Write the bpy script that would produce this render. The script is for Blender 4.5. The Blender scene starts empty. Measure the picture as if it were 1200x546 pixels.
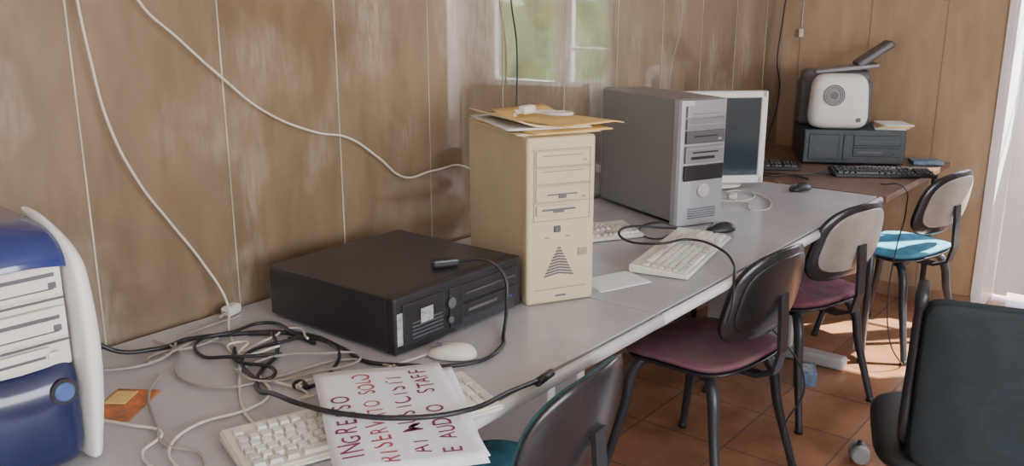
import bpy, bmesh, math, random
from mathutils import Vector, Matrix
random.seed(7)
D=bpy.data
# ------------------------------------------------------------------ materials
def M(name,col,rough=.5,metal=0,var=0.0,scale=8,bump=0,bscale=60,spec=.5,coat=0,stretch=None,col2=None):
    m=D.materials.new(name);m.use_nodes=True;nt=m.node_tree;b=nt.nodes['Principled BSDF']
    b.inputs['Base Color'].default_value=(*col,1);b.inputs['Roughness'].default_value=rough
    b.inputs['Metallic'].default_value=metal;b.inputs['Specular IOR Level'].default_value=spec
    b.inputs['Coat Weight'].default_value=coat
    tc=nt.nodes.new('ShaderNodeTexCoord');mp=nt.nodes.new('ShaderNodeMapping')
    nt.links.new(tc.outputs['Object'],mp.inputs['Vector'])
    if stretch: mp.inputs['Scale'].default_value=stretch
    n=nt.nodes.new('ShaderNodeTexNoise');n.inputs['Scale'].default_value=scale;n.inputs['Detail'].default_value=5
    nt.links.new(mp.outputs[0],n.inputs['Vector'])
    r=nt.nodes.new('ShaderNodeValToRGB')
    c2=col2 if col2 else tuple(max(0,c*(1-var)) for c in col)
    c1=col if col2 else tuple(min(1,c*(1+var*.6)) for c in col)
    r.color_ramp.elements[0].position=.35;r.color_ramp.elements[1].position=.68
    r.color_ramp.elements[0].color=(*c2,1);r.color_ramp.elements[1].color=(*c1,1)
    nt.links.new(n.outputs['Fac'],r.inputs[0]);nt.links.new(r.outputs[0],b.inputs['Base Color'])
    if bump:
        n2=nt.nodes.new('ShaderNodeTexNoise');n2.inputs['Scale'].default_value=bscale
        nt.links.new(mp.outputs[0],n2.inputs['Vector'])
        bp=nt.nodes.new('ShaderNodeBump');bp.inputs['Strength'].default_value=bump;bp.inputs['Distance'].default_value=.002
        nt.links.new(n2.outputs['Fac'],bp.inputs['Height']);nt.links.new(bp.outputs[0],b.inputs['Normal'])
    return m

def wallmat(name,dark,mid,pale,rough=.35,palepos=.51,coat=1,cior=2.0,palemax=.55,cr=(.015,.05),stain=.4):
    m=D.materials.new(name);m.use_nodes=True;nt=m.node_tree;b=nt.nodes['Principled BSDF'];N=nt.nodes.new;L=nt.links.new
    tc=N('ShaderNodeTexCoord')
    def noise(sx,sy,sz,scale,det,dist=0):
        mp=N('ShaderNodeMapping');mp.inputs['Scale'].default_value=(sx,sy,sz);L(tc.outputs['Object'],mp.inputs[0])
        n=N('ShaderNodeTexNoise');n.inputs['Scale'].default_value=scale;n.inputs['Detail'].default_value=det
        n.inputs['Distortion'].default_value=dist;L(mp.outputs[0],n.inputs['Vector']);return n
    def ramp(src,p0,p1,c0=(0,0,0),c1=(1,1,1)):
        r=N('ShaderNodeValToRGB');r.color_ramp.elements[0].position=p0;r.color_ramp.elements[1].position=p1
        r.color_ramp.elements[0].color=(*c0,1);r.color_ramp.elements[1].color=(*c1,1);L(src,r.inputs[0]);return r
    def mix(f,a,bb):
        x=N('ShaderNodeMix');x.data_type='RGBA'
        L(f,x.inputs[0]);L(a,x.inputs[6]);L(bb,x.inputs[7]);return x.outputs[2]
    def mul(a,bb):
        x=N('ShaderNodeMix');x.data_type='RGBA';x.blend_type='MULTIPLY';x.inputs[0].default_value=1
        L(a,x.inputs[6]);L(bb,x.inputs[7]);return x.outputs[2]
    g=ramp(noise(8,8,2.0,2.0,5,.6).outputs['Fac'],.25,.8,dark,mid)
    ds=ramp(noise(1.6,1.6,.9,1.5,6,.9).outputs['Fac'],.36,.60,(1-stain*.55,1-stain*.62,1-stain*.7),(1.08,1.06,1.03))
    g2=mul(g.outputs[0],ds.outputs[0])
    st=ramp(noise(2.4,2.4,1.5,1.6,9,.4).outputs['Fac'],palepos,palepos+.18,(0,0,0),(palemax,)*3)
    fn=ramp(noise(50,50,10,1.5,7,.2).outputs['Fac'],.35,.62,(.25,.25,.25),(1,1,1))
    pc=N('ShaderNodeRGB');pc.outputs[0].default_value=(*pale,1)
    c=mix(mul(st.outputs[0],fn.outputs[0]),g2,pc.outputs[0])
    L(c,b.inputs['Base Color'])
    b.inputs['Roughness'].default_value=rough
    b.inputs['Coat Weight'].default_value=coat;b.inputs['Coat IOR'].default_value=cior
    rr=ramp(noise(3,3,1.2,1.2,6).outputs['Fac'],.35,.7,(cr[0],)*3,(cr[1],)*3);L(rr.outputs[0],b.inputs['Coat Roughness'])
    b.inputs['Specular IOR Level'].default_value=.5
    return m

def floormat():
    m=D.materials.new('terracotta_tile');m.use_nodes=True;nt=m.node_tree;b=nt.nodes['Principled BSDF'];N=nt.nodes.new;L=nt.links.new
    tc=N('ShaderNodeTexCoord');mp=N('ShaderNodeMapping');L(tc.outputs['Object'],mp.inputs[0])
    br=N('ShaderNodeTexBrick');br.offset=0;br.squash=1
    br.inputs['Scale'].default_value=1;br.inputs['Brick Width'].default_value=.33;br.inputs['Row Height'].default_value=.33
    br.inputs['Mortar Size'].default_value=.004;br.inputs['Mortar Smooth'].default_value=.2
    br.inputs['Color1'].default_value=(.38,.19,.10,1);br.inputs['Color2'].default_value=(.32,.155,.082,1);br.inputs['Mortar'].default_value=(.18,.11,.075,1)
    L(mp.outputs[0],br.inputs['Vector'])
    n=N('ShaderNodeTexNoise');n.inputs['Scale'].default_value=5;n.inputs['Detail'].default_value=8;L(mp.outputs[0],n.inputs['Vector'])
    r=N('ShaderNodeValToRGB');r.color_ramp.elements[0].color=(.6,.56,.52,1);r.color_ramp.elements[1].color=(1.15,1.12,1.12,1)
    r.color_ramp.elements[0].position=.3;r.color_ramp.elements[1].position=.7;L(n.outputs['Fac'],r.inputs[0])
    x=N('ShaderNodeMix');x.data_type='RGBA';x.blend_type='MULTIPLY';x.inputs[0].default_value=1
    L(br.outputs['Color'],x.inputs[6]);L(r.outputs[0],x.inputs[7]);L(x.outputs[2],b.inputs['Base Color'])
    b.inputs['Roughness'].default_value=.25
    bp=N('ShaderNodeBump');bp.inputs['Strength'].default_value=.5;bp.inputs['Distance'].default_value=.003;bp.invert=True
    L(br.outputs['Fac'],bp.inputs['Height']);L(bp.outputs[0],b.inputs['Normal'])
    return m

WALL=wallmat('wood_panelling',(.165,.116,.066),(.245,.177,.108),(.48,.42,.33))
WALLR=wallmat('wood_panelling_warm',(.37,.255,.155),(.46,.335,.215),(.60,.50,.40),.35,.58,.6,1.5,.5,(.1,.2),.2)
JOINT=M('panel_joint',(.46,.41,.34),.5,var=.35,scale=5)
PLASTER=M('plaster',(.80,.77,.72),.8,var=.05)
WHITEP=M('white_paint',(.87,.81,.78),.4,var=.04)
FLOOR=floormat()
DESK=M('desk_laminate',(.46,.45,.46),.25,var=.08,scale=4)
DESKE=M('desk_edge',(.60,.58,.56),.4,var=.08)
DESKL=M('desk_leg_grey',(.42,.40,.38),.5,var=.1)
BROWN=M('brown_table',(.17,.095,.06),.3,var=.3,scale=3,stretch=(1,8,1))
BEIGE=M('beige_plastic',(.62,.535,.36),.5,var=.07,scale=5)
BEIGEF=M('beige_bezel',(.57,.475,.29),.5,var=.07,scale=5)
BEIGED=M('beige_dark',(.32,.25,.15),.5,var=.06)
CREAM=M('cream_plastic',(.68,.64,.54),.45,var=.05)
KEYC=M('key_cream',(.76,.73,.66),.5,var=.06)
KEYG=M('key_grey',(.58,.56,.50),.5,var=.06)
BLACK=M('black_plastic',(.022,.021,.023),.38,var=.25)
BLACKS=M('black_case',(.028,.026,.027),.33,var=.3,scale=3,bump=.2,bscale=300)
DARKTEAL=M('dark_teal_case',(.026,.040,.046),.4,var=.2)
SILVER=M('silver_plastic',(.38,.38,.39),.38,metal=.3,var=.06)
SILVERD=M('case_grey_shade',(.25,.245,.25),.42,metal=.25,var=.08,scale=3)  # tower side has its shade mixed into the grey; plain grey on bays, lid
GREYD=M('dark_grey',(.10,.10,.11),.4,var=.1)
SCREEN=M('screen',(.035,.05,.06),.12,var=.1)
WHITE=M('white_plastic',(.78,.77,.72),.4,var=.04)
OFFW=M('aged_white',(.72,.68,.59),.4,var=.06)
BLUE=M('blue_plastic',(.018,.035,.17),.2,var=.2,coat=.6)
NAVY=M('navy_plastic',(.010,.018,.07),.22,var=.2,coat=.4)
TEAL=M('blue_fabric',(.08,.31,.43),.85,var=.25,scale=20,bump=.5,bscale=250)
TEALD=M('dark_teal_fabric',(.05,.14,.16),.85,var=.25,scale=20,bump=.5,bscale=250)
PURPLE=M('purple_fabric',(.17,.045,.10),.8,var=.5,scale=9,bump=.5,bscale=250,col2=(.20,.11,.10))
PINK=M('faded_maroon_fabric',(.22,.08,.10),.85,var=.4,scale=14,bump=.5,bscale=250)
OFFICE=M('office_fabric',(.020,.032,.038),.8,var=.2,scale=20,bump=.6,bscale=400)
LEG=M('chair_leg_black',(.03,.03,.034),.35,var=.2)
SHELL=M('shell_black',(.026,.024,.026),.25,var=.2)
SHELLG=M('shell_reflection_beige',(.40,.35,.30),.3,var=.35,scale=6)  # beige stands for bright light reflected off the dark shell, painted as colour
SHELLB=M('shell_worn_dark',(.026,.024,.024),.3,var=.5,scale=5)
CABW=M('cable_white',(.62,.58,.50),.5,var=.05)
CABG=M('cable_grey',(.33,.30,.26),.5,var=.1)
CABK=M('cable_black',(.018,.017,.018),.4,var=.1)
PAPER=M('paper',(.80,.80,.83),.8,var=.03)
INK=M('marker_ink',(.28,.04,.13),.7,var=.3)
INKR=M('marker_ink_red',(.45,.07,.09),.7,var=.2)
MANILA=M('manila_envelope',(.80,.54,.18),.7,var=.06)
MANILA2=M('manila_pale',(.82,.68,.40),.7,var=.06)
ORANGE=M('card_orange',(.72,.20,.05),.5,var=.6,scale=25,col2=(.25,.12,.06))
LABEL=M('label_grey',(.36,.36,.35),.5,var=.4,scale=60)
BLUEBOX=M('box_blue',(.16,.25,.38),.5,var=.5,scale=30)
LEAF=M('leaves',(.55,.68,.24),.6,var=.6,scale=3,col2=(.12,.24,.05))
GROUND=M('courtyard',(.66,.63,.52),.8,var=.15)
CHROME=M('metal',(.55,.55,.55),.25,metal=1,var=.05)

# ------------------------------------------------------------------ helpers
def root(name,loc=(0,0,0),rz=0,rx=0,ry=0):
    e=D.objects.new(name,None);bpy.context.collection.objects.link(e)
    e.empty_display_size=.05;e.location=loc;e.rotation_euler=(rx,ry,math.radians(rz));return e
def link(name,bm,mats,parent=None,loc=(0,0,0),rot=(0,0,0),smooth=False):
    me=D.meshes.new(name);bm.normal_update();bm.to_mesh(me);bm.free()
    for m in (mats if isinstance(mats,(list,tuple)) else [mats]): me.materials.append(m)
    if smooth:
        for p in me.polygons: p.use_smooth=True
    o=D.objects.new(name,me);bpy.context.collection.objects.link(o)
    o.location=loc;o.rotation_euler=rot
    if parent: o.parent=parent
    return o
def bbox(bm,c,s,mi=0,bev=0,seg=2,rotm=None):
    g=bmesh.ops.create_cube(bm,size=1);vs=g['verts']
    for v in vs: v.co=Vector((v.co.x*s[0],v.co.y*s[1],v.co.z*s[2]))
    fs=set(f for v in vs for f in v.link_faces)
    for f in fs:f.material_index=mi
    if bev:
        es=list(set(e for v in vs for e in v.link_edges))
        r=bmesh.ops.bevel(bm,geom=es,offset=bev,segments=seg,affect='EDGES',profile=.5)
        vs=list(set(v for f in r['faces'] for v in f.verts)|set(v for v in vs if v.is_valid))
        for f in r['faces']:f.material_index=mi
    M4=Matrix.Translation(Vector(c))
    if rotm is not None: M4=M4@rotm
    bmesh.ops.transform(bm,matrix=M4,verts=vs)
def box(name,c,s,mat,parent=None,bev=0,seg=2,rot=(0,0,0)):
    bm=bmesh.new();bbox(bm,(0,0,0),s,0,bev,seg)
    return link(name,bm,mat,parent,c,rot)
def cyl(name,p1,p2,r1,r2,mat,parent=None,n=20,smooth=True,bev=0):
    p1,p2=Vector(p1),Vector(p2);d=p2-p1
    bm=bmesh.new();bmesh.ops.create_cone(bm,cap_ends=True,segments=n,radius1=r1,radius2=r2,depth=d.length)
    if bev:
        es=[e for e in bm.edges if any(len(f.verts)>4 for f in e.link_faces)]
        bmesh.ops.bevel(bm,geom=es,offset=bev,segments=2,affect='EDGES')
    q=d.to_track_quat('Z','Y').to_matrix().to_4x4()
    bmesh.ops.transform(bm,matrix=Matrix.Translation((p1+p2)/2)@q,verts=bm.verts)
    o=link(name,bm,mat,parent)
    for p in o.data.polygons: p.use_smooth=len(p.vertices)<=4
    return o
def tube(name,pts,r,mat,parent=None,radii=None,cyc=False):
    cu=D.curves.new(name,'CURVE');cu.dimensions='3D';cu.bevel_depth=r;cu.bevel_resolution=3;cu.resolution_u=8;cu.use_fill_caps=True
    s=cu.splines.new('BEZIER');s.bezier_points.add(len(pts)-1);s.use_cyclic_u=cyc
    for i,p in enumerate(pts):
        b=s.bezier_points[i];b.co=p;b.handle_left_type=b.handle_right_type='AUTO'
        if radii:b.radius=radii[i]
    cu.materials.append(mat)
    o=D.objects.new(name,cu);bpy.context.collection.objects.link(o)
    if parent:o.parent=parent
    return o
def pad(name,w,d,t,mat,parent=None,n=4,deform=None,K=8,N=56,m=5,loc=(0,0,0),rot=(0,0,0),top=1,bot=1):
    bm=bmesh.new()
    def ring(r,z):
        out=[]
        for i in range(N):
            a=2*math.pi*i/N;c,s=math.cos(a),math.sin(a)
            x=math.copysign(abs(c)**(2/n),c)*w/2*r;y=math.copysign(abs(s)**(2/n),s)*d/2*r
            out.append(bm.verts.new((x,y,z)))
        return out
    rs=[math.sin(k/K*math.pi/2) for k in range(1,K+1)]
    zf=lambda r:(max(0,1-r**m))**.5
    ct=bm.verts.new((0,0,t/2*top));cb=bm.verts.new((0,0,-t/2*bot))
    T=[ring(r,t/2*top*zf(r)) for r in rs];B=[ring(r,-t/2*bot*zf(r)) for r in rs[:-1]]+[T[-1]]
    for i in range(N):
        j=(i+1)%N
        bm.faces.new((ct,T[0][i],T[0][j]));bm.faces.new((cb,B[0][j],B[0][i]))
        for k in range(K-1):
            bm.faces.new((T[k][i],T[k+1][i],T[k+1][j],T[k][j]));bm.faces.new((B[k][j],B[k+1][j],B[k+1][i],B[k][i]))
    if deform:
        for v in bm.verts:v.co=Vector(deform(*v.co))
    bmesh.ops.recalc_face_normals(bm,faces=bm.faces)
    return link(name,bm,mat,parent,loc,rot,True)
def sheet(name,w,h,mat,parent=None,loc=(0,0,0),rot=(0,0,0),f=None,n=14,t=.0006):
    bm=bmesh.new();G=[[bm.verts.new((w*(i/n-.5),h*(j/n-.5),f(w*(i/n-.5),h*(j/n-.5)) if f else 0)) for j in range(n+1)] for i in range(n+1)]
    fs=[bm.faces.new((G[i][j],G[i+1][j],G[i+1][j+1],G[i][j+1])) for i in range(n) for j in range(n)]
    r=bmesh.ops.extrude_face_region(bm,geom=fs)
    for v in r['geom']:
        if isinstance(v,bmesh.types.BMVert):v.co.z-=t
    bmesh.ops.recalc_face_normals(bm,faces=bm.faces)
    return link(name,bm,mat,parent,loc,rot,True)

# ------------------------------------------------------------------ room
XR=4.79;YB=1.93;XL=-2.0;YF=-3.0;H=2.9
box('floor',((XL+5.4)/2,(YF+YB+.15)/2,-.05),(5.4-XL+.3,YB-YF+.45,.1),FLOOR)
box('ceiling',((XL+5.2)/2,(YF+YB)/2,H+.05),(5.2-XL,YB-YF+.3,.1),PLASTER)
box('wall_back',((XL+XR)/2,YB+.05,H/2),(XR-XL,.1,H),WALL)
bm=bmesh.new()
x=.923-.363*8
while x<XR-.02:
    if x>XL: bbox(bm,(x,YB-.0005,H/2),(.0038,.002,H))
    x+=.363
link('trim_1',bm,JOINT)
TW=.36
bm=bmesh.new()
bbox(bm,(XR+TW/2,(.82+YB+.1)/2,H/2),(TW,YB+.1-.82,H))
bbox(bm,(XR+TW/2,(YF-.55)/2,H/2),(TW,-.55-YF,H))
bbox(bm,(XR+TW/2,.135,(2.25+H)/2),(TW,1.37,H-2.25))
link('wall_right',bm,WALLR)
bm=bmesh.new()
for y in (1.835,1.475,1.115): bbox(bm,(XR-.0005,y,H/2),(.003,.005,H))
link('trim_2',bm,M('joint_warm',(.28,.19,.12),.5,var=.1))
bm=bmesh.new()
bbox(bm,(XR+TW/2+.006,.8125,1.125),(TW+.02,.015,2.25),0,.002)
bbox(bm,(XR+TW/2+.006,-.5425,1.125),(TW+.02,.015,2.25),0,.002)
bbox(bm,(XR+TW/2+.006,.135,2.2425),(TW+.02,1.34,.015),0,.002)
bbox(bm,(XR-.004,.835,1.13),(.014,.03,2.26),0,.002)
link('trim_3',bm,WHITEP)
box('baseboard_right',(XR-.006,1.385,.035),(.012,1.08,.07),M('baseboard_brown',(.30,.17,.10),.4,var=.2))
box('baseboard_back',((XL+XR)/2,YB-.006,.035),(XR-XL-.03,.012,.07),M('baseboard_brown2',(.22,.13,.08),.4,var=.2))
dr=root('door_1',(XR+TW-.05,0,0))
def leaf(y0,y1,tag,w=.06):
    t=.045;ym=(y0+y1)/2
    box('stile_a_'+tag,(0,y0+w/2,1.12),(t,w,2.2),WHITEP,dr,.003);box('stile_b_'+tag,(0,y1-w/2,1.12),(t,w,2.2),WHITEP,dr,.003)
    box('lower_panel_'+tag,(0,ym,.47),(t*.7,y1-y0-2*w+.004,.86),WHITEP,dr,.003)
    box('lock_rail_'+tag,(0,ym,.92),(t,y1-y0-2*w+.004,.1),WHITEP,dr,.003)
    box('top_rail_'+tag,(0,ym,2.19),(t,y1-y0-2*w+.004,.06),WHITEP,dr,.003)
leaf(.27,.80,'a',.065);leaf(-.395,.265,'b')
box('fixed_stile',(0,-.468,1.12),(.045,.13,2.2),WHITEP,dr,.004)
for i,zz in enumerate((1.2,1.75)): box('grille_bar_%d'%i,(0,.535,zz),(.02,.42,.02),WHITEP,dr,.003)
cyl('handle',(-.03,.25,1.05),(-.03,.15,1.05),.01,.008,CHROME,dr)
bm=bmesh.new()
WX0,WX1,WZ0,WZ1=-1.6,2.1,.9,2.4
bbox(bm,((XL+WX0)/2,YF-.1,H/2),(WX0-XL,.2,H));bbox(bm,((WX1+XR)/2,YF-.1,H/2),(XR-WX1,.2,H))
bbox(bm,((WX0+WX1)/2,YF-.1,WZ0/2),(WX1-WX0,.2,WZ0));bbox(bm,((WX0+WX1)/2,YF-.1,(WZ1+H)/2),(WX1-WX0,.2,H-WZ1))
link('wall_front',bm,PLASTER)
box('wall_left',(XL-.05,(YF+YB)/2,H/2),(.1,YB-YF,H),PLASTER)
bm=bmesh.new()
for xx in (WX0+.03,WX0+1.25,WX0+2.48,WX1-.03): bbox(bm,(xx,YF-.08,(WZ0+WZ1)/2),(.06,.06,WZ1-WZ0),0,.005)
for zz in (WZ0+.03,WZ1-.03): bbox(bm,((WX0+WX1)/2,YF-.08,zz),(WX1-WX0,.06,.06),0,.005)
link('added_window',bm,WHITEP)  # unseen window, added as an opening for the room fill light
box('courtyard_ground',(11,0,-.12),(11,18,.1),GROUND)
def bush(name,loc,s):
    bm=bmesh.new();bmesh.ops.create_icosphere(bm,subdivisions=4,radius=1)
    for v in bm.verts:
        n=v.co.normalized();k=1+.16*math.sin(7*n.x+3*n.z)*math.cos(6*n.y)+random.uniform(-.07,.07)
        v.co=Vector((n.x*s[0]*k,n.y*s[1]*k,max(-s[2],n.z*s[2]*k)))
    link(name,bm,LEAF,None,loc)
bush('garden_bush',(10.2,-3.8,.9),(1.2,1.6,1.05));bush('garden_bush',(11.5,-6.2,1.2),(1.4,2.0,1.4))
bush('garden_bush',(11.8,-1,1.2),(1.2,1.7,1.35))

# ------------------------------------------------------------------ desks
def desk(name,x0,x1,mt,me,ml,y0=1.02,y1=1.915,feet=True,zt=.75,th=.03):
    e=root(name,((x0+x1)/2,(y0+y1)/2,0));w=x1-x0;d=y1-y0
    box('top',(0,.012,zt-th/2),(w-.003,d-.024,th),mt,e,.002)
    bm=bmesh.new();prof=[]
    for k in range(9):
        a=-math.pi/2+math.pi*k/8;prof.append((-d/2+.012-.014*math.cos(a),zt-th/2-.001+(th/2+.001)*math.sin(a)))
    A=[bm.verts.new((-w/2+.0015,p[0],p[1])) for p in prof];B=[bm.verts.new((w/2-.0015,p[0],p[1])) for p in prof]
    for k in range(8):bm.faces.new((A[k],B[k],B[k+1],A[k+1]))
    bm.faces.new(A);bm.faces.new(B[::-1]);bmesh.ops.recalc_face_normals(bm,faces=bm.faces)
    link('front_edge',bm,me,e,smooth=True)
    for i,s in enumerate((-1,1)):
        xx=s*(w/2-.07)
        box('leg_panel_%d'%(i+1),(xx,.05,(zt-th)/2+.02),(.035,d*.45,zt-th-.06),ml,e,.006)
        box('leg_foot_%d'%(i+1),(xx,.0,.03),(.07,d*.86,.05),ml,e,.012,3)
        box('leg_arm_%d'%(i+1),(xx,.0,zt-th-.02),(.06,d*.8,.035),ml,e,.008)
    box('modesty_panel',(0,d*.25,.5),(w-.2,.018,.36),ml,e,.002)
    return e
desk('office_desk',.10,1.902,DESK,DESKE,DESKL)
desk('office_desk',1.906,3.695,DESK,DESKE,DESKL)
e=root('wooden_table',(4.22,1.46,0))
box('top',(0,0,.735),(1.02,.90,.028),BROWN,e,.004)
for i,(sx,sy) in enumerate(((-1,-1),(1,-1),(-1,1),(1,1))):
    cyl('leg_%d'%(i+1),(sx*.46,sy*.40,0),(sx*.46,sy*.40,.722),.014,.014,LEG,e)
for s in (-1,1):
    box('rail_%s'%('a' if s<0 else 'b'),(s*.46,0,.70),(.02,.8,.04),LEG,e,.003)

# ------------------------------------------------------------------ computers
def desktop_black(name,loc,rz,w,d,h,case,front,detailed=True,feet=True):
    e=root(name,loc,rz)
    box('case',(0,d/2+.012,h/2+.006),(w,d-.024,h-.008),case,e,.004)
    bm=bmesh.new()
    bbox(bm,(0,.012,h/2+.004),(w,.03,h-.002),0,.006,3)
    link('bezel',bm,front,e)
    bm=bmesh.new()
    if detailed:
        bbox(bm,(-w*.30,-.005,h*.52),(w*.30,.006,h*.74),0,.003)
        for k in range(5): bbox(bm,(-w*.28,-.009,h*.26+k*.009),(w*.22,.002,.003),1)
        bbox(bm,(w*.22,-.005,h*.72),(w*.46,.006,h*.30),0,.003)
        bbox(bm,(w*.22,-.009,h*.70),(w*.42,.002,.003),1)
        bbox(bm,(w*.22,-.005,h*.38),(w*.46,.006,h*.26),0,.003)
        bbox(bm,(w*.15,-.009,h*.38),(w*.24,.002,.007),1)
        bbox(bm,(w*.38,-.009,h*.34),(.014,.003,.007),2)
        bbox(bm,(-w*.06,-.005,h*.52),(w*.10,.006,h*.74),0,.003)
        for k in range(8): bbox(bm,(w*.18,-.004,h*.10+k*.004-.004),(w*.5,.001,.0012),1)
    link('front_details',bm,[front,GREYD,BLUE],e)
    return e
bd=desktop_black('desktop_computer',(1.505,1.35,.75),0,.45,.44,.135,BLACKS,BLACK)
box('licence_sticker',(-.130,-.0105,.082),(.040,.001,.034),LABEL,bd)
cyl('badge',(-.045,-.008,.085),(-.045,-.0115,.085),.013,.013,GREYD,bd)
cyl('power_button',(-.05,-.008,.045),(-.05,-.013,.045),.009,.008,GREYD,bd)
box('front_corner_label',(-.208,-.0045,.065),(.022,.001,.075),LABEL,bd)
sheet('torn_label',.035,.022,LABEL,bd,(-.19,.04,.1345),(0,0,.3))

def tower(name,loc,rz,w,d,h,side,front):
    e=root(name,loc,rz)
    box('case',(0,d/2+.018,h/2+.008),(w-.006,d-.03,h-.012),side,e,.004)
    return e
bt=tower('tower_computer',(1.821,1.29,.75),-28,.19,.41,.44,BEIGE,BEIGE)
bm=bmesh.new()
w,h=.19,.44
bbox(bm,(0,.012,h/2+.001),(w+.004,.036,h-.002),0,.009,3)
F=-.0075
for zc,hh in ((.385,.042),(.340,.042),(.295,.042)):
    bbox(bm,(.002,F,zc),(.152,.006,hh-.003),0,.0025)
bbox(bm,(.0,F-.0034,.393),(.11,.001,.003),1);bbox(bm,(.002,F-.0034,.353),(.12,.001,.0025),1)
bbox(bm,(.0,F-.0036,.293),(.085,.001,.0035),2);bbox(bm,(.0,F-.0036,.287),(.022,.002,.009),2)
bbox(bm,(.062,F-.0036,.378),(.012,.001,.005),1);bbox(bm,(.062,F-.0036,.283),(.010,.001,.005),1)
bbox(bm,(-.01,F,.253),(.125,.006,.026),0,.002)
bbox(bm,(-.01,F-.0034,.254),(.095,.001,.005),2);bbox(bm,(-.01,F-.0034,.249),(.03,.002,.006),2)
for zz in (.225,.272,.318,.363,.408): bbox(bm,(0,-.0065,zz),(.17,.002,.0018),1)
for xx in (-.078,.080): bbox(bm,(xx,-.0065,.317),(.0018,.002,.185),1)
bbox(bm,(0,F,.042),(.15,.002,.0018),1);bbox(bm,(.0,F,.022),(.03,.001,.005),2)
bbox(bm,(-.012,F-.001,.202),(.018,.006,.017),2,.002)
for s,xx in ((1,-.04),(1,.02)): bbox(bm,(xx,F,.18),(.012,.002,.003),1)
for k in range(10):
    hw=.004+.0042*k
    zc=.152-.0078*k
    for q in (-1,1):
        bbox(bm,(-.006+q*hw/2,F,zc-.0012),(hw+.002,.0014,.0040),2,rotm=Matrix.Rotation(-q*-.18,4,'Y'))
bbox(bm,(.062,F-.0005,.135),(.026,.001,.02),1)
link('front_bezel',bm,[BEIGEF,BEIGED,GREYD],bt)
e=root('envelope_stack',(1.89,1.40,1.191),-28)
curl=lambda i:(lambda x,y:.002*i+ (.9*max(0,-x-.03)**2*i if i in (3,) else 0)+(.5*max(0,y-.05)**2*i if i==4 else 0)-(.35*max(0,x-.06)**2*10 if i==4 else 0))
pos=[(.00,.06,0,.23,.33,MANILA2,0),(.015,.03,6,.23,.32,MANILA,1),(-.01,.07,-4,.23,.32,PAPER,2),(-.005,.06,3,.23,.31,MANILA2,3),(.05,.015,18,.21,.29,MANILA,4)]
for (dx,dy,a,ww,hh,mt,i) in pos:
    sheet('envelope_%d'%(i+1),ww,hh,mt,e,(dx,dy,.003+.0036*i),(0,0,math.radians(a)),curl(i),t=.003)
tube('adapter_cable',[(-.08,.0,.040),(-.05,.05,.040),(.0,.05,.040),(.03,.01,.036),(.06,-.01,.036),(.09,.01,.036),(.06,.05,.036),(-.02,.08,.040),(-.06,.04,.044)],.005,CABW,e)
box('plug',(-.02,.055,.046),(.05,.026,.022),OFFW,e,.006,3,(0,0,.5))
st=tower('tower_computer',(2.816,1.397,.75),-24,.205,.48,.44,SILVERD,SILVER)
bm=bmesh.new();w,h=.205,.44
prof=[(-w/2,.03),(-w/2,.006),(-w/2+.006,-.004),(-.05,-.014),(0,-.017),(.05,-.014),(w/2-.006,-.004),(w/2,.006),(w/2,.03)]
def extr(bm,prof,z0,z1,mi=0,off=0):
    A=[bm.verts.new((p[0],p[1]-off,z0)) for p in prof];B=[bm.verts.new((p[0],p[1]-off,z1)) for p in prof]
    n=len(prof)
    for k in range(n):
        f=bm.faces.new((A[k],A[(k+1)%n],B[(k+1)%n],B[k]));f.material_index=mi
    f=bm.faces.new(A[::-1]);f.material_index=mi;f=bm.faces.new(B);f.material_index=mi
extr(bm,prof,0.004,h)
bbox(bm,(0,-.015,.402),(.165,.012,.04),0,.003);bbox(bm,(0,-.0205,.395),(.12,.002,.004),1)
bbox(bm,(0,-.015,.360),(.165,.012,.038),1,.003);bbox(bm,(.0,-.0215,.358),(.15,.002,.003),0)
bbox(bm,(0,-.015,.315),(.165,.012,.045),2,.003);bbox(bm,(0,-.0215,.318),(.10,.002,.004),3);bbox(bm,(.06,-.0215,.306),(.014,.002,.008),0)
bbox(bm,(0,-.015,.255),(.165,.012,.06),1,.004)
bbox(bm,(0,-.0215,.262),(.11,.002,.005),3);bbox(bm,(-.01,-.0215,.243),(.10,.003,.010),3);bbox(bm,(0,-.0215,.275),(.15,.002,.002),0)
bbox(bm,(0,-.016,.19),(.17,.008,.055),3,.004)
bbox(bm,(0,-.0205,.125),(.03,.003,.012),3)
for k in range(5): bbox(bm,(0,-.0165,.03+.008*k),(.12,.003,.003),2)
bmesh.ops.recalc_face_normals(bm,faces=bm.faces)
link('front_bezel',bm,[SILVER,SILVERD,GREYD,BLACK],st)
cyl('power_button',(0,-.014,.125),(0,-.026,.125),.027,.024,M('button_silver',(.6,.6,.6),.3,metal=.4),st,bev=.002)
# white/blue tower at left
lt=root('tower_computer',(.552,1.452,.75),-3)
box('case',(0,.225,.175),(.195,.36,.345),OFFW,lt,.004)
bm=bmesh.new();w,h=.205,.415
bbox(bm,(0,.018,.272),(w-.045,.045,.18),0,.004)
for zc in (.334,.262):
    bbox(bm,(.0,-.013,zc),(.150,.010,.052),0,.004)
    bbox(bm,(.0,-.019,zc+.010),(.125,.003,.006),2);bbox(bm,(.058,-.019,zc-.008),(.012,.004,.010),2,.001)
    bbox(bm,(.0,-.0185,zc-.014),(.12,.002,.002),2);bbox(bm,(0,-.010,zc-.034),(.155,.003,.003),2)
bbox(bm,(-.01,-.012,.208),(.11,.006,.03),0,.003);bbox(bm,(-.01,-.0165,.208),(.09,.002,.004),2)
bbox(bm,(.048,-.0165,.208),(.02,.004,.012),0,.002)
link('front_bezel',bm,[OFFW,BLUE,GREYD],lt)
def dfb(x,y,z): return (x,-z-.002+.02*(abs(y)/.1)**3,y+.096+ (.012*(x/.08)**2 if y>0 else 0))
pad('blue_lower_panel',.165,.19,.05,NAVY,lt,n=6,m=6,deform=dfb)
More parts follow.
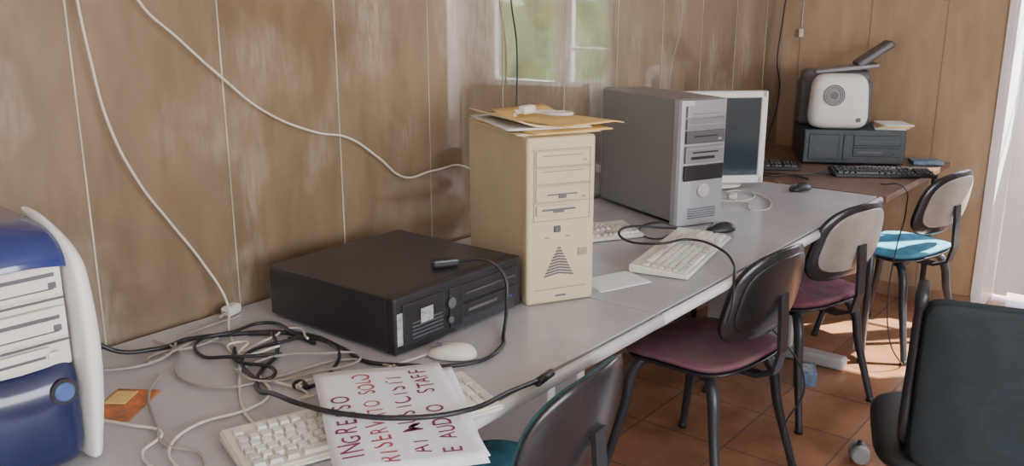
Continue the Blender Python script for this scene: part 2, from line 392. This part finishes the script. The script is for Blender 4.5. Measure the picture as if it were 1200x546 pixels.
bm=bmesh.new();R=[];ns=14
for j in range(ns+1):
    a=math.pi/2*j/ns
    z=.362+.060*math.sin(a);y=-.026+.11*(1-math.cos(a))
    R.append([bm.verts.new((u*.086,y+.008*u*u,z-.010*u*u)) for u in [-1+2*i/16 for i in range(17)]])
for y in (.2,.36,.40):
    R.append([bm.verts.new((v.co.x,y,v.co.z-(.03 if y>.38 else 0))) for v in R[-1]])
for j in range(len(R)-1):
    for i in range(16): bm.faces.new((R[j][i],R[j][i+1],R[j+1][i+1],R[j+1][i]))
for c in (0,16):
    sk_=[bm.verts.new((r[c].co.x,r[c].co.y,.340)) for r in R]
    for j in range(len(R)-1): bm.faces.new((R[j][c],R[j+1][c],sk_[j+1],sk_[j]))
bmesh.ops.recalc_face_normals(bm,faces=bm.faces)
link('blue_cap',bm,BLUE,lt,smooth=True)
for s,tag in ((1,'right'),(-1,'left')):
    bm=bmesh.new();secs=[]
    for j in range(21):
        t=j/20;z=.002+t*.428
        q=max(0,(t-.80)/.20)
        bul=.012*math.sin(math.pi*t)
        yf=-.022-.022*math.sin(math.pi*t)+.11*q**2.2
        x0=s*(w/2-.022+bul*.2);x1=s*(w/2+.006+bul-.016*q**2)
        if s>0:pf=[(x0,yf+.0),(x0+.010,yf-.008),(x1-.010,yf-.004),(x1,yf+.014),(x1-.002,yf+.09+.0),(x0,yf+.09)]
        else:pf=[(x0,yf+.0),(x0-.010,yf-.008),(x1+.010,yf-.004),(x1,yf+.014),(x1+.002,yf+.09),(x0,yf+.09)]
        secs.append([bm.verts.new((p[0],p[1],z)) for p in pf])
    for j in range(20):
        for i in range(6): bm.faces.new((secs[j][i],secs[j][(i+1)%6],secs[j+1][(i+1)%6],secs[j+1][i]))
    bm.faces.new(secs[0]);bm.faces.new(secs[-1]);bmesh.ops.recalc_face_normals(bm,faces=bm.faces)
    o=link('side_trim_'+tag,bm,WHITE,lt,smooth=True)
    sb=o.modifiers.new('s','SUBSURF');sb.levels=1;sb.render_levels=2
cyl('power_ring',(.052,-.020,.145),(.052,-.029,.145),.022,.022,BLACK,lt)
cyl('power_button',(.052,-.024,.145),(.052,-.034,.145),.018,.015,M('blue_button',(.06,.11,.30),.15,coat=.6),lt,bev=.002)

# ------------------------------------------------------------------ monitor
mo=root('computer_monitor',(3.43,1.63,.75),-45)
bm=bmesh.new();W,Hh=.40,.385;b=.028
bbox(bm,(-W/2+b/2,0,.215),(b,.04,Hh),0,.006);bbox(bm,(W/2-b/2,0,.215),(b,.04,Hh),0,.006)
bbox(bm,(0,0,.215+Hh/2-b/2),(W-.01,.04,b),0,.006);bbox(bm,(0,0,.215-Hh/2+b*.6),(W-.01,.04,b*1.2),0,.006)
bbox(bm,(0,.03,.215),(W-.04,.05,Hh-.04),0,.015)
link('housing',bm,WHITE,mo)
box('screen',(0,-.006,.218),(W-2*b+.004,.016,Hh-2*b),SCREEN,mo)
cyl('neck',(0,.06,.01),(0,.06,.2),.025,.02,WHITE,mo)
pad('foot',.24,.18,.02,WHITE,mo,n=2.4,loc=(0,.04,.0105))

# ------------------------------------------------------------------ keyboards and mice
def keyboard(name,loc,rz,mc,mk,L=.46,Wd=.165,zb=0):
    e=root(name,loc,rz)
    bm=bmesh.new()
    vs=[(-L/2,-Wd/2,.002),(L/2,-Wd/2,.002),(L/2,Wd/2,.002),(-L/2,Wd/2,.002),(-L/2,-Wd/2,.014),(L/2,-Wd/2,.014),(L/2,Wd/2,.026),(-L/2,Wd/2,.026)]
    V=[bm.verts.new(v) for v in vs]
    for q in ((0,3,2,1),(4,5,6,7),(0,1,5,4),(1,2,6,5),(2,3,7,6),(3,0,4,7)): bm.faces.new([V[i] for i in q])
    bmesh.ops.bevel(bm,geom=list(bm.edges),offset=.004,segments=3,affect='EDGES')
    link('shell',bm,mc,e)
    sl=math.atan2(.012,Wd);RM=Matrix.Rotation(sl,4,'X')
    bm=bmesh.new();u=(L-.03)/22.6
    def key(cx,row,wk=1,mi=0,hk=1):
        y=-Wd/2+.022+row*u+(hk-1)*u/2
        if row>=5:y+=.008
        z=.014+(y+Wd/2)/Wd*.012+.003
        x=-L/2+.015+cx*u
        bm2=bmesh.ops.create_cube(bm,size=1)['verts']
        for v in bm2:
            tp=v.co.z>0;k=.78 if tp else 1
            v.co=Vector((v.co.x*(u*wk-.0022)*(k if wk<2 else .94 if tp else 1),v.co.y*(u*hk-.0022)*k,v.co.z*.009))
        for f in set(f for v in bm2 for f in v.link_faces):f.material_index=mi
        bmesh.ops.transform(bm,matrix=Matrix.Translation((x,y,z))@RM,verts=bm2)
    for row in range(1,5):
        off={1:1.1,2:.9,3:.75,4:0}[row]
        key(off/2+.0 if off else .5,row,max(1,off*1.0 if off else 1),1)
        x=off if off else 1
        while x+1<=13.2: key(x+.5,row,1,0);x+=1
        key((x+15)/2,row,15-x,1)
    for cx,wk in ((.6,1.2),(2,1.3),(3.4,1.2)):key(cx,0,wk,1)
    key(7,0,5.6,0)
    for cx,wk in ((10.5,1.2),(12,1.3),(13.3,1.2),(14.4,1.1)):key(cx,0,wk,1)
    for cx in (.5,2.5,3.5,4.5,5.5,7,8,9,10,11.4,12.4,13.4,14.4):key(cx,5,1,1 if cx<1 or 6<cx<11 else 0)
    for r in (3,4,5):
        for c in (15.9,16.9,17.9):key(c,r,1,1)
    for c in (15.9,16.9,17.9):key(c,0,1,1)
    key(16.9,1,1,1)
    for r in (1,2,3):
        for c in (19.3,20.3,21.3):key(c,r,1,0)
    for c in (19.3,20.3,21.3,22.2):key(c,4,.95,1)
    key(19.8,0,2,0);key(21.3,0,1,0);key(22.2,0.0,.9,1,2);key(22.2,2,.9,1,2)
    link('keys',bm,[mk,KEYG if mk is KEYC else mk],e)
    return e
def mouse(name,loc,rz,mat):
    e=root(name,loc,rz)
    def df(x,y,z): 
        return (x*(1-.12*(y/.055)),y,(z if z>0 else z*.25)*(1+ (.25 if z>0 else 0)*(-y/.055))+.0072)
    pad('body',.062,.11,.052,mat,e,n=2.5,m=2.2,deform=df,N=40)
    box('button_gap',(0,.028,.0265),(.0015,.045,.006),GREYD,e,rot=(-.16,0,0))
    cyl('wheel',(-.004,.03,.025),(.004,.03,.025),.009,.009,GREYD,e)
    return e
keyboard('computer_keyboard',(1.02,1.155,.751),-19,CREAM,KEYC,.50,.165)
keyboard('computer_keyboard',(2.42,1.245,.751),11.5,OFFW,KEYC,.50,.18)
keyboard('computer_keyboard',(2.38,1.63,.751),-31,CREAM,KEYC,.45,.16)
mouse('computer_mouse',(1.365,1.255,.75),32,OFFW)
mouse('computer_mouse',(2.765,1.285,.75),60,BLACK)
mouse('computer_mouse',(3.60,1.33,.75),70,BLACK)
keyboard('computer_keyboard',(4.17,1.17,.75),-58,BLACK,BLACK,.44,.15)
keyboard('computer_keyboard',(4.0,1.70,.75),-60,BLACK,BLACK,.40,.14)

# ------------------------------------------------------------------ paper sign
ps=root('paper_sign',(1.035,1.10,.792),55.4)
wave=lambda x,y:.004*math.sin(x*14+.6)+.003*math.sin(y*18)+.003
sheet('sheet_under',.40,.25,PAPER,ps,(-.01,-.012,-.004),(0,0,-.07),wave)
sheet('sheet_top',.407,.255,PAPER,ps,(0,0,0),(0,0,0),wave)
rnd=random.Random(5)
def text(s,x,y,size,mat,adv):
    for i,ch in enumerate(s):
        if ch==' ':continue
        c=D.curves.new('lettering','FONT');c.body=ch;c.size=size*rnd.uniform(.9,1.12);c.offset=.0001;c.extrude=.0001
        c.align_x='CENTER'
        c.materials.append(mat);o=D.objects.new('lettering',c);bpy.context.collection.objects.link(o);o.parent=ps
        px,py=x+i*adv,y+rnd.uniform(-.003,.003)
        o.location=(px,py,wave(px,py)+.0012);o.rotation_euler=(0,0,rnd.uniform(-.12,.12));o.scale=(.8,1,1)
text('INGRESSO',-.150,.072,.052,INK,.029)
text('RISERVATO SOLO',-.175,.020,.048,INKR,.0252)
text('AI MUSICISTI',-.150,-.036,.048,INK,.0262)
text('E AUDIO  STAFF',-.165,-.092,.046,INK,.0252)
e=root('postcard',(.785,1.60,.7515),35);sheet('card',.14,.09,ORANGE,e,t=.001)
sheet('picture',.06,.045,MANILA,e,(.03,.02,.001))
e=root('loose_paper',(2.06,1.27,.7508),-25);sheet('sheet',.17,.13,PAPER,e,f=lambda x,y:.002+.002*math.sin(x*20))
e=root('power_plug',(1.225,1.88,.764),20);box('body',(0,0,0),(.05,.03,.026),CREAM,e,.007,3);cyl('lead',(-.02,0,0),(-.05,-.0,-.005),.005,.004,CABG,e)

# ------------------------------------------------------------------ far table clutter
fd=desktop_black('desktop_computer',(4.35,1.36,.75),-60,.47,.33,.165,DARKTEAL,DARKTEAL)
wb=root('speaker_cabinet',(4.315,1.385,.917),-60)
def dfw(x,y,z):return (x*(1+.06*(-y/.13)),-z,y+.132)
pad('shell',.27,.264,.13,WHITE,wb,n=5,m=8,deform=dfw,loc=(-.04,.075,0))
cyl('round_vent',(-.075,.014,.165),(-.075,.004,.165),.052,.050,M('vent_grey',(.40,.40,.38),.5),wb,n=32)
cyl('vent_hub',(-.075,.006,.165),(-.075,.000,.165),.02,.02,GREYD,wb)
for k in range(3): tube('vent_ring_%d'%k,[(-.075+(.028+.009*k)*math.cos(a*math.pi/4),.002,.165+(.028+.009*k)*math.sin(a*math.pi/4)) for a in range(8)],.0018,GREYD,wb,cyc=True)
box('badge',(.045,.006,.05),(.02,.004,.02),GREYD,wb,.002)
pr=root('inkjet_printer',(4.35,1.36,.9185),-60)
bm=bmesh.new();bbox(bm,(-.07,.235,.11),(.34,.15,.22),0,.02,3);bbox(bm,(-.07,.235,.235),(.32,.13,.07),0,.025,3)
link('body',bm,GREYD,pr)
box('lid',(-.03,.235,.275),(.30,.15,.022),SILVERD,pr,.008,3,(0,-.12,0))
box('paper_support',(.10,.23,.345),(.19,.13,.035),GREYD,pr,.010,3,(0,-.62,0))
e=root('paper_stack',(4.47,1.20,.917),-60)
for i in range(4): sheet('sheet_%d'%(i+1),.14,.18,[PAPER,MANILA2,MANILA][i%3],e,(-.02+.006*i,.09,.006+.006*i),(0,0,.08*i-.15),t=.005)
e=root('blue_booklet',(4.60,1.09,.75),-60);box('cover',(0,0,.01),(.14,.10,.018),BLUEBOX,e,.003)
e=root('cable_adapter',(3.28,1.48,.751),20)
box('body',(0,0,.01),(.06,.03,.018),OFFW,e,.005);tube('lead',[(.03,0,.01),(.10,.03,.006),(.14,-.03,.006),(.06,-.08,.006),(-.05,-.05,.006),(-.08,.02,.006)],.003,CABW,e)

# ------------------------------------------------------------------ chairs
def chair(name,loc,rz,seatm,rearm,bh=.27,bz=.70,cushm=None):
    e=root(name,loc,rz)
    def ds(x,y,z):
        zz=z+.010*(x/.21)**2-.018*max(0,(y)/.2)**2+(.02*max(0,(-y-.1)/.1)**2)
        return (x*(1+.05*y/.2),y,zz)
    pad('seat_cushion',.43,.42,.05,seatm,e,n=3.6,deform=ds,loc=(0,0,.445),m=4)
    pad('seat_shell',.425,.415,.022,SHELL,e,n=3.6,deform=ds,loc=(0,0,.424),m=8)
    feet=[(-.225,.215),(.225,.215),(-.225,-.225),(.225,-.225)];tops=[(-.15,.12),(.15,.12),(-.15,-.12),(.15,-.12)]
    for i,(f,t) in enumerate(zip(feet,tops)):
        tube('leg_%d'%(i+1),[(t[0],t[1],.408),(t[0]+(f[0]-t[0])*.22,t[1]+(f[1]-t[1])*.22,.385),(t[0]+(f[0]-t[0])*.5,t[1]+(f[1]-t[1])*.5,.24),(f[0],f[1],.012)],.0165,LEG,e,[1,1.2,1,.8])
        cyl('foot_cap_%d'%(i+1),(f[0],f[1],0),(f[0],f[1],.02),.016,.014,BLACK,e)
    box('under_frame_a',(0,.10,.405),(.30,.035,.016),LEG,e,.004);box('under_frame_b',(0,-.10,.405),(.30,.035,.016),LEG,e,.004)
    box('under_frame_c',(0,0,.403),(.05,.30,.012),LEG,e,.004)
    bm=bmesh.new();pts=[(-.10,.405),(-.20,.405),(-.255,.43),(-.272,.50),(-.268,.60),(-.262,.68)]
    A=[]
    for i,(y,z) in enumerate(pts):
        a=Vector(pts[max(0,i-1)]);b=Vector(pts[min(len(pts)-1,i+1)]);t=(b-a).normalized();nx,nz=-t.y,t.x
        A.append([bm.verts.new((sx*.022,y+k*nx*.006,z+k*nz*.006)) for sx,k in ((-1,-1),(1,-1),(1,1),(-1,1))])
    for i in range(len(A)-1):
        for k in range(4): bm.faces.new((A[i][k],A[i][(k+1)%4],A[i+1][(k+1)%4],A[i+1][k]))
    bm.faces.new(A[0]);bm.faces.new(A[-1]);bmesh.ops.recalc_face_normals(bm,faces=bm.faces)
    link('back_support',bm,LEG,e)
    def db(off,cz=bz):
        def g(x,y,z): return (x*(1-.10*y/.13),off+z+1.15*x*x-.22*y+.5*y*y,cz+y-.25*x*x)
        return g
    pad('back_shell',.42,bh,.020,SHELL,e,n=3,deform=db(-.248),m=8)
    pad('back_cushion',.405,bh-.015,.030,cushm or SHELL,e,n=3,deform=db(-.232),m=4)
    if rearm: pad('back_rear_panel',.36,bh-.06,.010,rearm,e,n=3,deform=db(-.2585,bz+.005),m=6)
    return e
chair('office_side_chair',(1.375,1.15,0),5,TEAL,None,.27,.68,TEALD)
chair('office_side_chair',(2.49,1.19,0),-7,PURPLE,SHELLB,.29,.68)
chair('office_side_chair',(3.23,1.18,0),-15,PINK,SHELLG,.29,.69)
chair('office_side_chair',(4.12,1.07,0),-14,TEAL,SHELLG,.28,.69)

# swivel office chair, right foreground
oc=root('swivel_office_chair',(2.53,.335,0),-71)
def dbk(x,y,z):return (x,-.255+z+.6*x*x-.08*y,.60+y)
pad('backrest',.50,.46,.05,OFFICE,oc,n=12,deform=dbk,m=6)
def dbk2(x,y,z):return (x,-.278+z+.6*x*x-.08*y,.60+y)
pad('back_cover',.49,.45,.02,OFFICE,oc,n=12,deform=dbk2,m=8)
for s,tg in ((-1,'a'),(1,'b')):
    tube('side_post_'+tg,[(s*.235,-.10,.38),(s*.258,-.20,.44),(s*.258,-.22,.62),(s*.256,-.235,.78),(s*.254,-.235,.825),(s*.25,-.20,.85)],.013,BLACK,oc,[1,1,1,1,1.3,1.1])
pad('seat',.60,.50,.09,BLACK,oc,n=5,loc=(-.02,.0,.36),m=4)
cyl('gas_column',(0,0,.10),(0,0,.33),.025,.02,CHROME,oc)
for k in range(5):
    a=math.radians(72*k+60);dx,dy=math.cos(a),math.sin(a)
    tube('base_arm_%d'%(k+1),[(0,0,.12),(dx*.15,dy*.15,.11),(dx*.30,dy*.30,.075)],.02,BLACK,oc,[1.3,1,.8])
    px,py=-dy,dx
    for s in (-1,1): cyl('caster_%d_%s'%(k+1,'a' if s<0 else 'b'),(dx*.30+px*s*.008,dy*.30+py*s*.008,.028),(dx*.30+px*s*.026,dy*.30+py*s*.026,.028),.028,.026,GREYD,oc)
CG=M('caster_grey',(.30,.30,.30),.4)
e=root('caster_wheel',(2.88,.785,0),30)
for s in (-1,1): cyl('wheel_%s'%('a' if s<0 else 'b'),(s*.010,0,.034),(s*.034,0,.034),.034,.030,CG,e,bev=.003)
cyl('hub',(-.02,0,.036),(.02,0,.036),.014,.014,BLACK,e);cyl('stem',(0,0,.036),(0,0,.08),.007,.007,BLACK,e)
e=root('small_carton',(3.42,1.17,0),25);box('carton',(0,0,.03),(.11,.07,.06),BLUEBOX,e,.003);box('label',(0,0,.0605),(.08,.05,.001),LABEL,e)

# ------------------------------------------------------------------ cables
yw=1.905
def W(l,y=yw):return [(a,y,b) for a,b in l]
tube('hanging_cable',W([(.90,2.2),(.925,1.8),(.939,1.52),(.95,1.415),(.978,1.249),(1.032,1.116),(1.096,1.014),(1.175,.891)])+[(1.20,1.86,.80),(1.152,1.785,.758),(1.057,1.609,.756),(.911,1.386,.756),(.883,1.307,.756)],.0031,CABW)
tube('hanging_cable',W([(.98,2.1),(1.02,1.7),(1.074,1.52),(1.162,1.435),(1.266,1.341),(1.382,1.248),(1.541,1.176),(1.66,1.146),(1.77,1.075),(1.871,1.002),(2.002,1.003),(2.173,.984)])+[(2.20,1.86,.93),(2.12,1.72,.95)],.0031,CABW)
tube('hanging_cable',W([(2.37,2.3),(2.385,1.8),(2.39,1.52),(2.42,1.38),(2.42,1.15),(2.42,.77)]),.003,CABK)
tube('hanging_cable',W([(3.55,2.3),(3.50,1.8),(3.56,1.55),(3.58,1.42),(3.51,1.25),(3.50,.80)]),.0025,CABG)
tube('hanging_cable',W([(4.72,2.2),(4.74,1.7),(4.69,1.40),(4.66,1.2),(4.72,1.05),(4.60,.78)],1.90),.004,CABK)
e=root('pull_switch',(4.76,1.82,1.35));tube('cord',[(0,0,.95),(0,0,.4),(0,0,.03)],.002,CABW,e);box('knob',(0,0,0),(.02,.024,.045),OFFW,e,.005)
e=root('wall_hook',(XR-.003,1.15,1.56));tube('hook',[(-.0,0,.06),(-.03,-.01,.05),(-.035,-.02,.0),(-.02,-.03,-.04)],.005,BLACK,e);box('plate',(-.003,0,.05),(.006,.03,.05),BLACK,e,.002)
dz=.757
K=lambda l,z=dz:[(a,b,z) for a,b in l]
tube('power_cable',[(.80,1.90,.99),(.84,1.88,.87),(.88,1.84,.78)]+K([(.98,1.80),(1.05,1.80),(1.13,1.75),(1.22,1.66),(1.22,1.55)]),.005,CABK)
tube('power_cable',K([(1.16,1.72),(1.24,1.62),(1.24,1.48),(1.22,1.38),(1.25,1.31),(1.36,1.19),(1.47,1.20),(1.54,1.25)])+[(1.60,1.29,.80),(1.62,1.315,.87),(1.60,1.36,.905),(1.565,1.41,.900)],.0045,CABK)
e=root('power_plug',(1.535,1.43,.900),149);box('body',(0,0,0),(.07,.028,.022),BLACK,e,.007,3)
tube('power_cable',K([(1.20,1.68),(1.12,1.56),(1.03,1.50),(.985,1.44)],.758)+[(.955,1.345,.785),(.935,1.24,.803),(.949,1.144,.808),(1.013,1.036,.808),(1.103,.985,.803),(1.25,.996,.785),(1.36,1.010,.766)],.0050,CABK)
e=root('cable_plug',(1.38,1.012,.764),8);cyl('body',(-.03,0,0),(.03,0,0),.009,.009,BLACK,e)
rg=random.Random(11)
def tangle(name,cx,cy,rx,ry,n,r,mat,zb=.756):
    pts=[];a=rg.uniform(0,6);dirn=rg.choice((-1,1))
    x,y=cx,cy
    for i in range(n):
        a+=dirn*rg.uniform(.4,1.7)
        if rg.random()<.25:dirn=-dirn
        st_=rg.uniform(.07,.16)
        x+=st_*math.cos(a);y+=st_*math.sin(a)
        if abs(x-cx)>rx:x=cx+math.copysign(rx,x-cx)*rg.uniform(.6,1)
        if abs(y-cy)>ry:y=cy+math.copysign(ry,y-cy)*rg.uniform(.6,1)
        pts.append((x,y,zb+rg.uniform(0,.010)))
    tube(name,pts,r,mat)
for i in range(2): tangle('cable_tangle',1.08,1.60,.16,.22,7,.003,CABG)
for i in range(2): tangle('cable_tangle',1.13,1.50,.12,.18,7,.0028,CABW)
for i in range(3): tangle('cable_tangle',1.13,1.56,.12,.20,7,.0042,CABK)
tube('usb_cable',K([(.80,1.85),(.86,1.76),(.95,1.74),(1.05,1.82),(1.15,1.84),(1.22,1.84)]),.003,CABG)
tube('usb_cable',K([(1.10,1.42),(1.18,1.33),(1.27,1.31),(1.345,1.30)]),.0025,CABW)
tube('usb_cable',K([(1.03,1.50),(.98,1.40),(.92,1.38),(.82,1.40),(.74,1.36),(.70,1.25)]),.003,CABW)
tube('usb_cable',K([(.90,1.66),(.84,1.60),(.77,1.45),(.74,1.38),(.76,1.30),(.72,1.22)]),.003,CABG)
tube('usb_cable',K([(.70,1.60),(.74,1.50),(.76,1.42),(.70,1.38),(.68,1.30)]),.003,CABW)
tube('usb_cable',K([(1.00,1.86),(1.0,1.76),(.92,1.62),(.95,1.50),(1.06,1.46),(1.2,1.42),(1.24,1.30)]),.003,CABG)
tube('keyboard_cable',[(2.66,1.40,.765),(2.50,1.50,.785),(2.35,1.40,.785),(2.36,1.30,.792),(2.46,1.24,.794),(2.44,1.14,.79),(2.36,1.05,.775),(2.27,1.005,.757),(2.24,.99,.70),(2.235,1.00,.64)],.004,CABK)
tube('loop_cable',[(2.08,1.62,1.08),(2.16,1.60,1.12),(2.20,1.57,1.02),(2.17,1.55,.86),(2.12,1.54,.79)],.005,CABW)
tube('usb_cable',K([(2.80,1.40),(2.70,1.52),(2.55,1.47),(2.52,1.40),(2.60,1.39)],.757),.003,CABK)
tube('usb_cable',K([(3.05,1.42),(3.15,1.52),(3.22,1.40),(3.12,1.32),(3.3,1.33),(3.42,1.46)],.756),.003,CABW)
tube('usb_cable',K([(3.85,1.62),(3.90,1.45),(4.00,1.40),(4.04,1.35)],.757),.004,CABK)
tube('usb_cable',K([(3.80,1.82),(3.84,1.70),(3.80,1.55),(3.88,1.48),(3.83,1.38)],.757),.004,CABK)
tube('hanging_cord',[(3.92,1.10,.757),(3.93,1.005,.752),(3.94,.99,.66),(3.90,1.0,.50),(3.78,.98,.30),(3.74,.94,.12),(3.80,.90,.02),(3.86,.92,.006)],.003,CABK)
tube('hanging_cord',[(3.74,1.50,.757),(3.702,1.42,.74),(3.70,1.10,.60),(3.60,1.05,.35),(3.50,1.02,.15)],.0025,CABG)
tube('hanging_cord',[(2.62,1.36,.70),(2.60,1.00,.50),(2.62,.90,.34),(2.55,.93,.2),(2.6,.90,.05),(2.55,.86,.006)],.003,CABK)

# ------------------------------------------------------------------ light
w=D.worlds.new('World');bpy.context.scene.world=w;w.use_nodes=True;nt=w.node_tree
bg=nt.nodes['Background'];sk=nt.nodes.new('ShaderNodeTexSky');sk.sky_type='PREETHAM'
sk.sun_direction=(.51,-.44,.74);sk.turbidity=3
nt.links.new(sk.outputs[0],bg.inputs['Color']);bg.inputs['Strength'].default_value=8.0
s=D.lights.new('sun','SUN');s.energy=32;s.angle=.012;s.color=(1,.95,.87);so=D.objects.new('sun',s);bpy.context.collection.objects.link(so)
so.rotation_euler=Vector((-1.1,.95,-1.6)).to_track_quat('-Z','Y').to_euler()
def area(name,loc,tgt,sx,sy,pw,col):
    l=D.lights.new(name,'AREA');l.shape='RECTANGLE';l.size=sx;l.size_y=sy;l.energy=pw;l.color=col
    o=D.objects.new(name,l);bpy.context.collection.objects.link(o);o.location=loc
    o.rotation_euler=(Vector(tgt)-Vector(loc)).to_track_quat('-Z','Y').to_euler();return o
area('room_fill',(.25,YF-.25,1.65),(.25,2,1.2),3.6,1.5,190,(.94,.97,1))  # added fill lamp for ambient light, behind the camera
area('door_daylight',(6.4,1.0,2.1),(4.0,.3,.7),1.0,1.2,230,(1,.98,.96))
# ------------------------------------------------------------------ camera
cam=D.cameras.new('camera');co=D.objects.new('camera',cam);bpy.context.collection.objects.link(co)
f=1045.0;cam.sensor_width=36;cam.lens=f/1200*36;cam.clip_start=.02
co.location=(0,0,1.52)
p=math.atan(273/f);yw_=math.radians(38.5)
fwd=Vector((math.cos(yw_)*math.cos(p),math.sin(yw_)*math.cos(p),-math.sin(p)))
co.rotation_euler=fwd.to_track_quat('-Z','Y').to_euler()
bpy.context.scene.camera=co
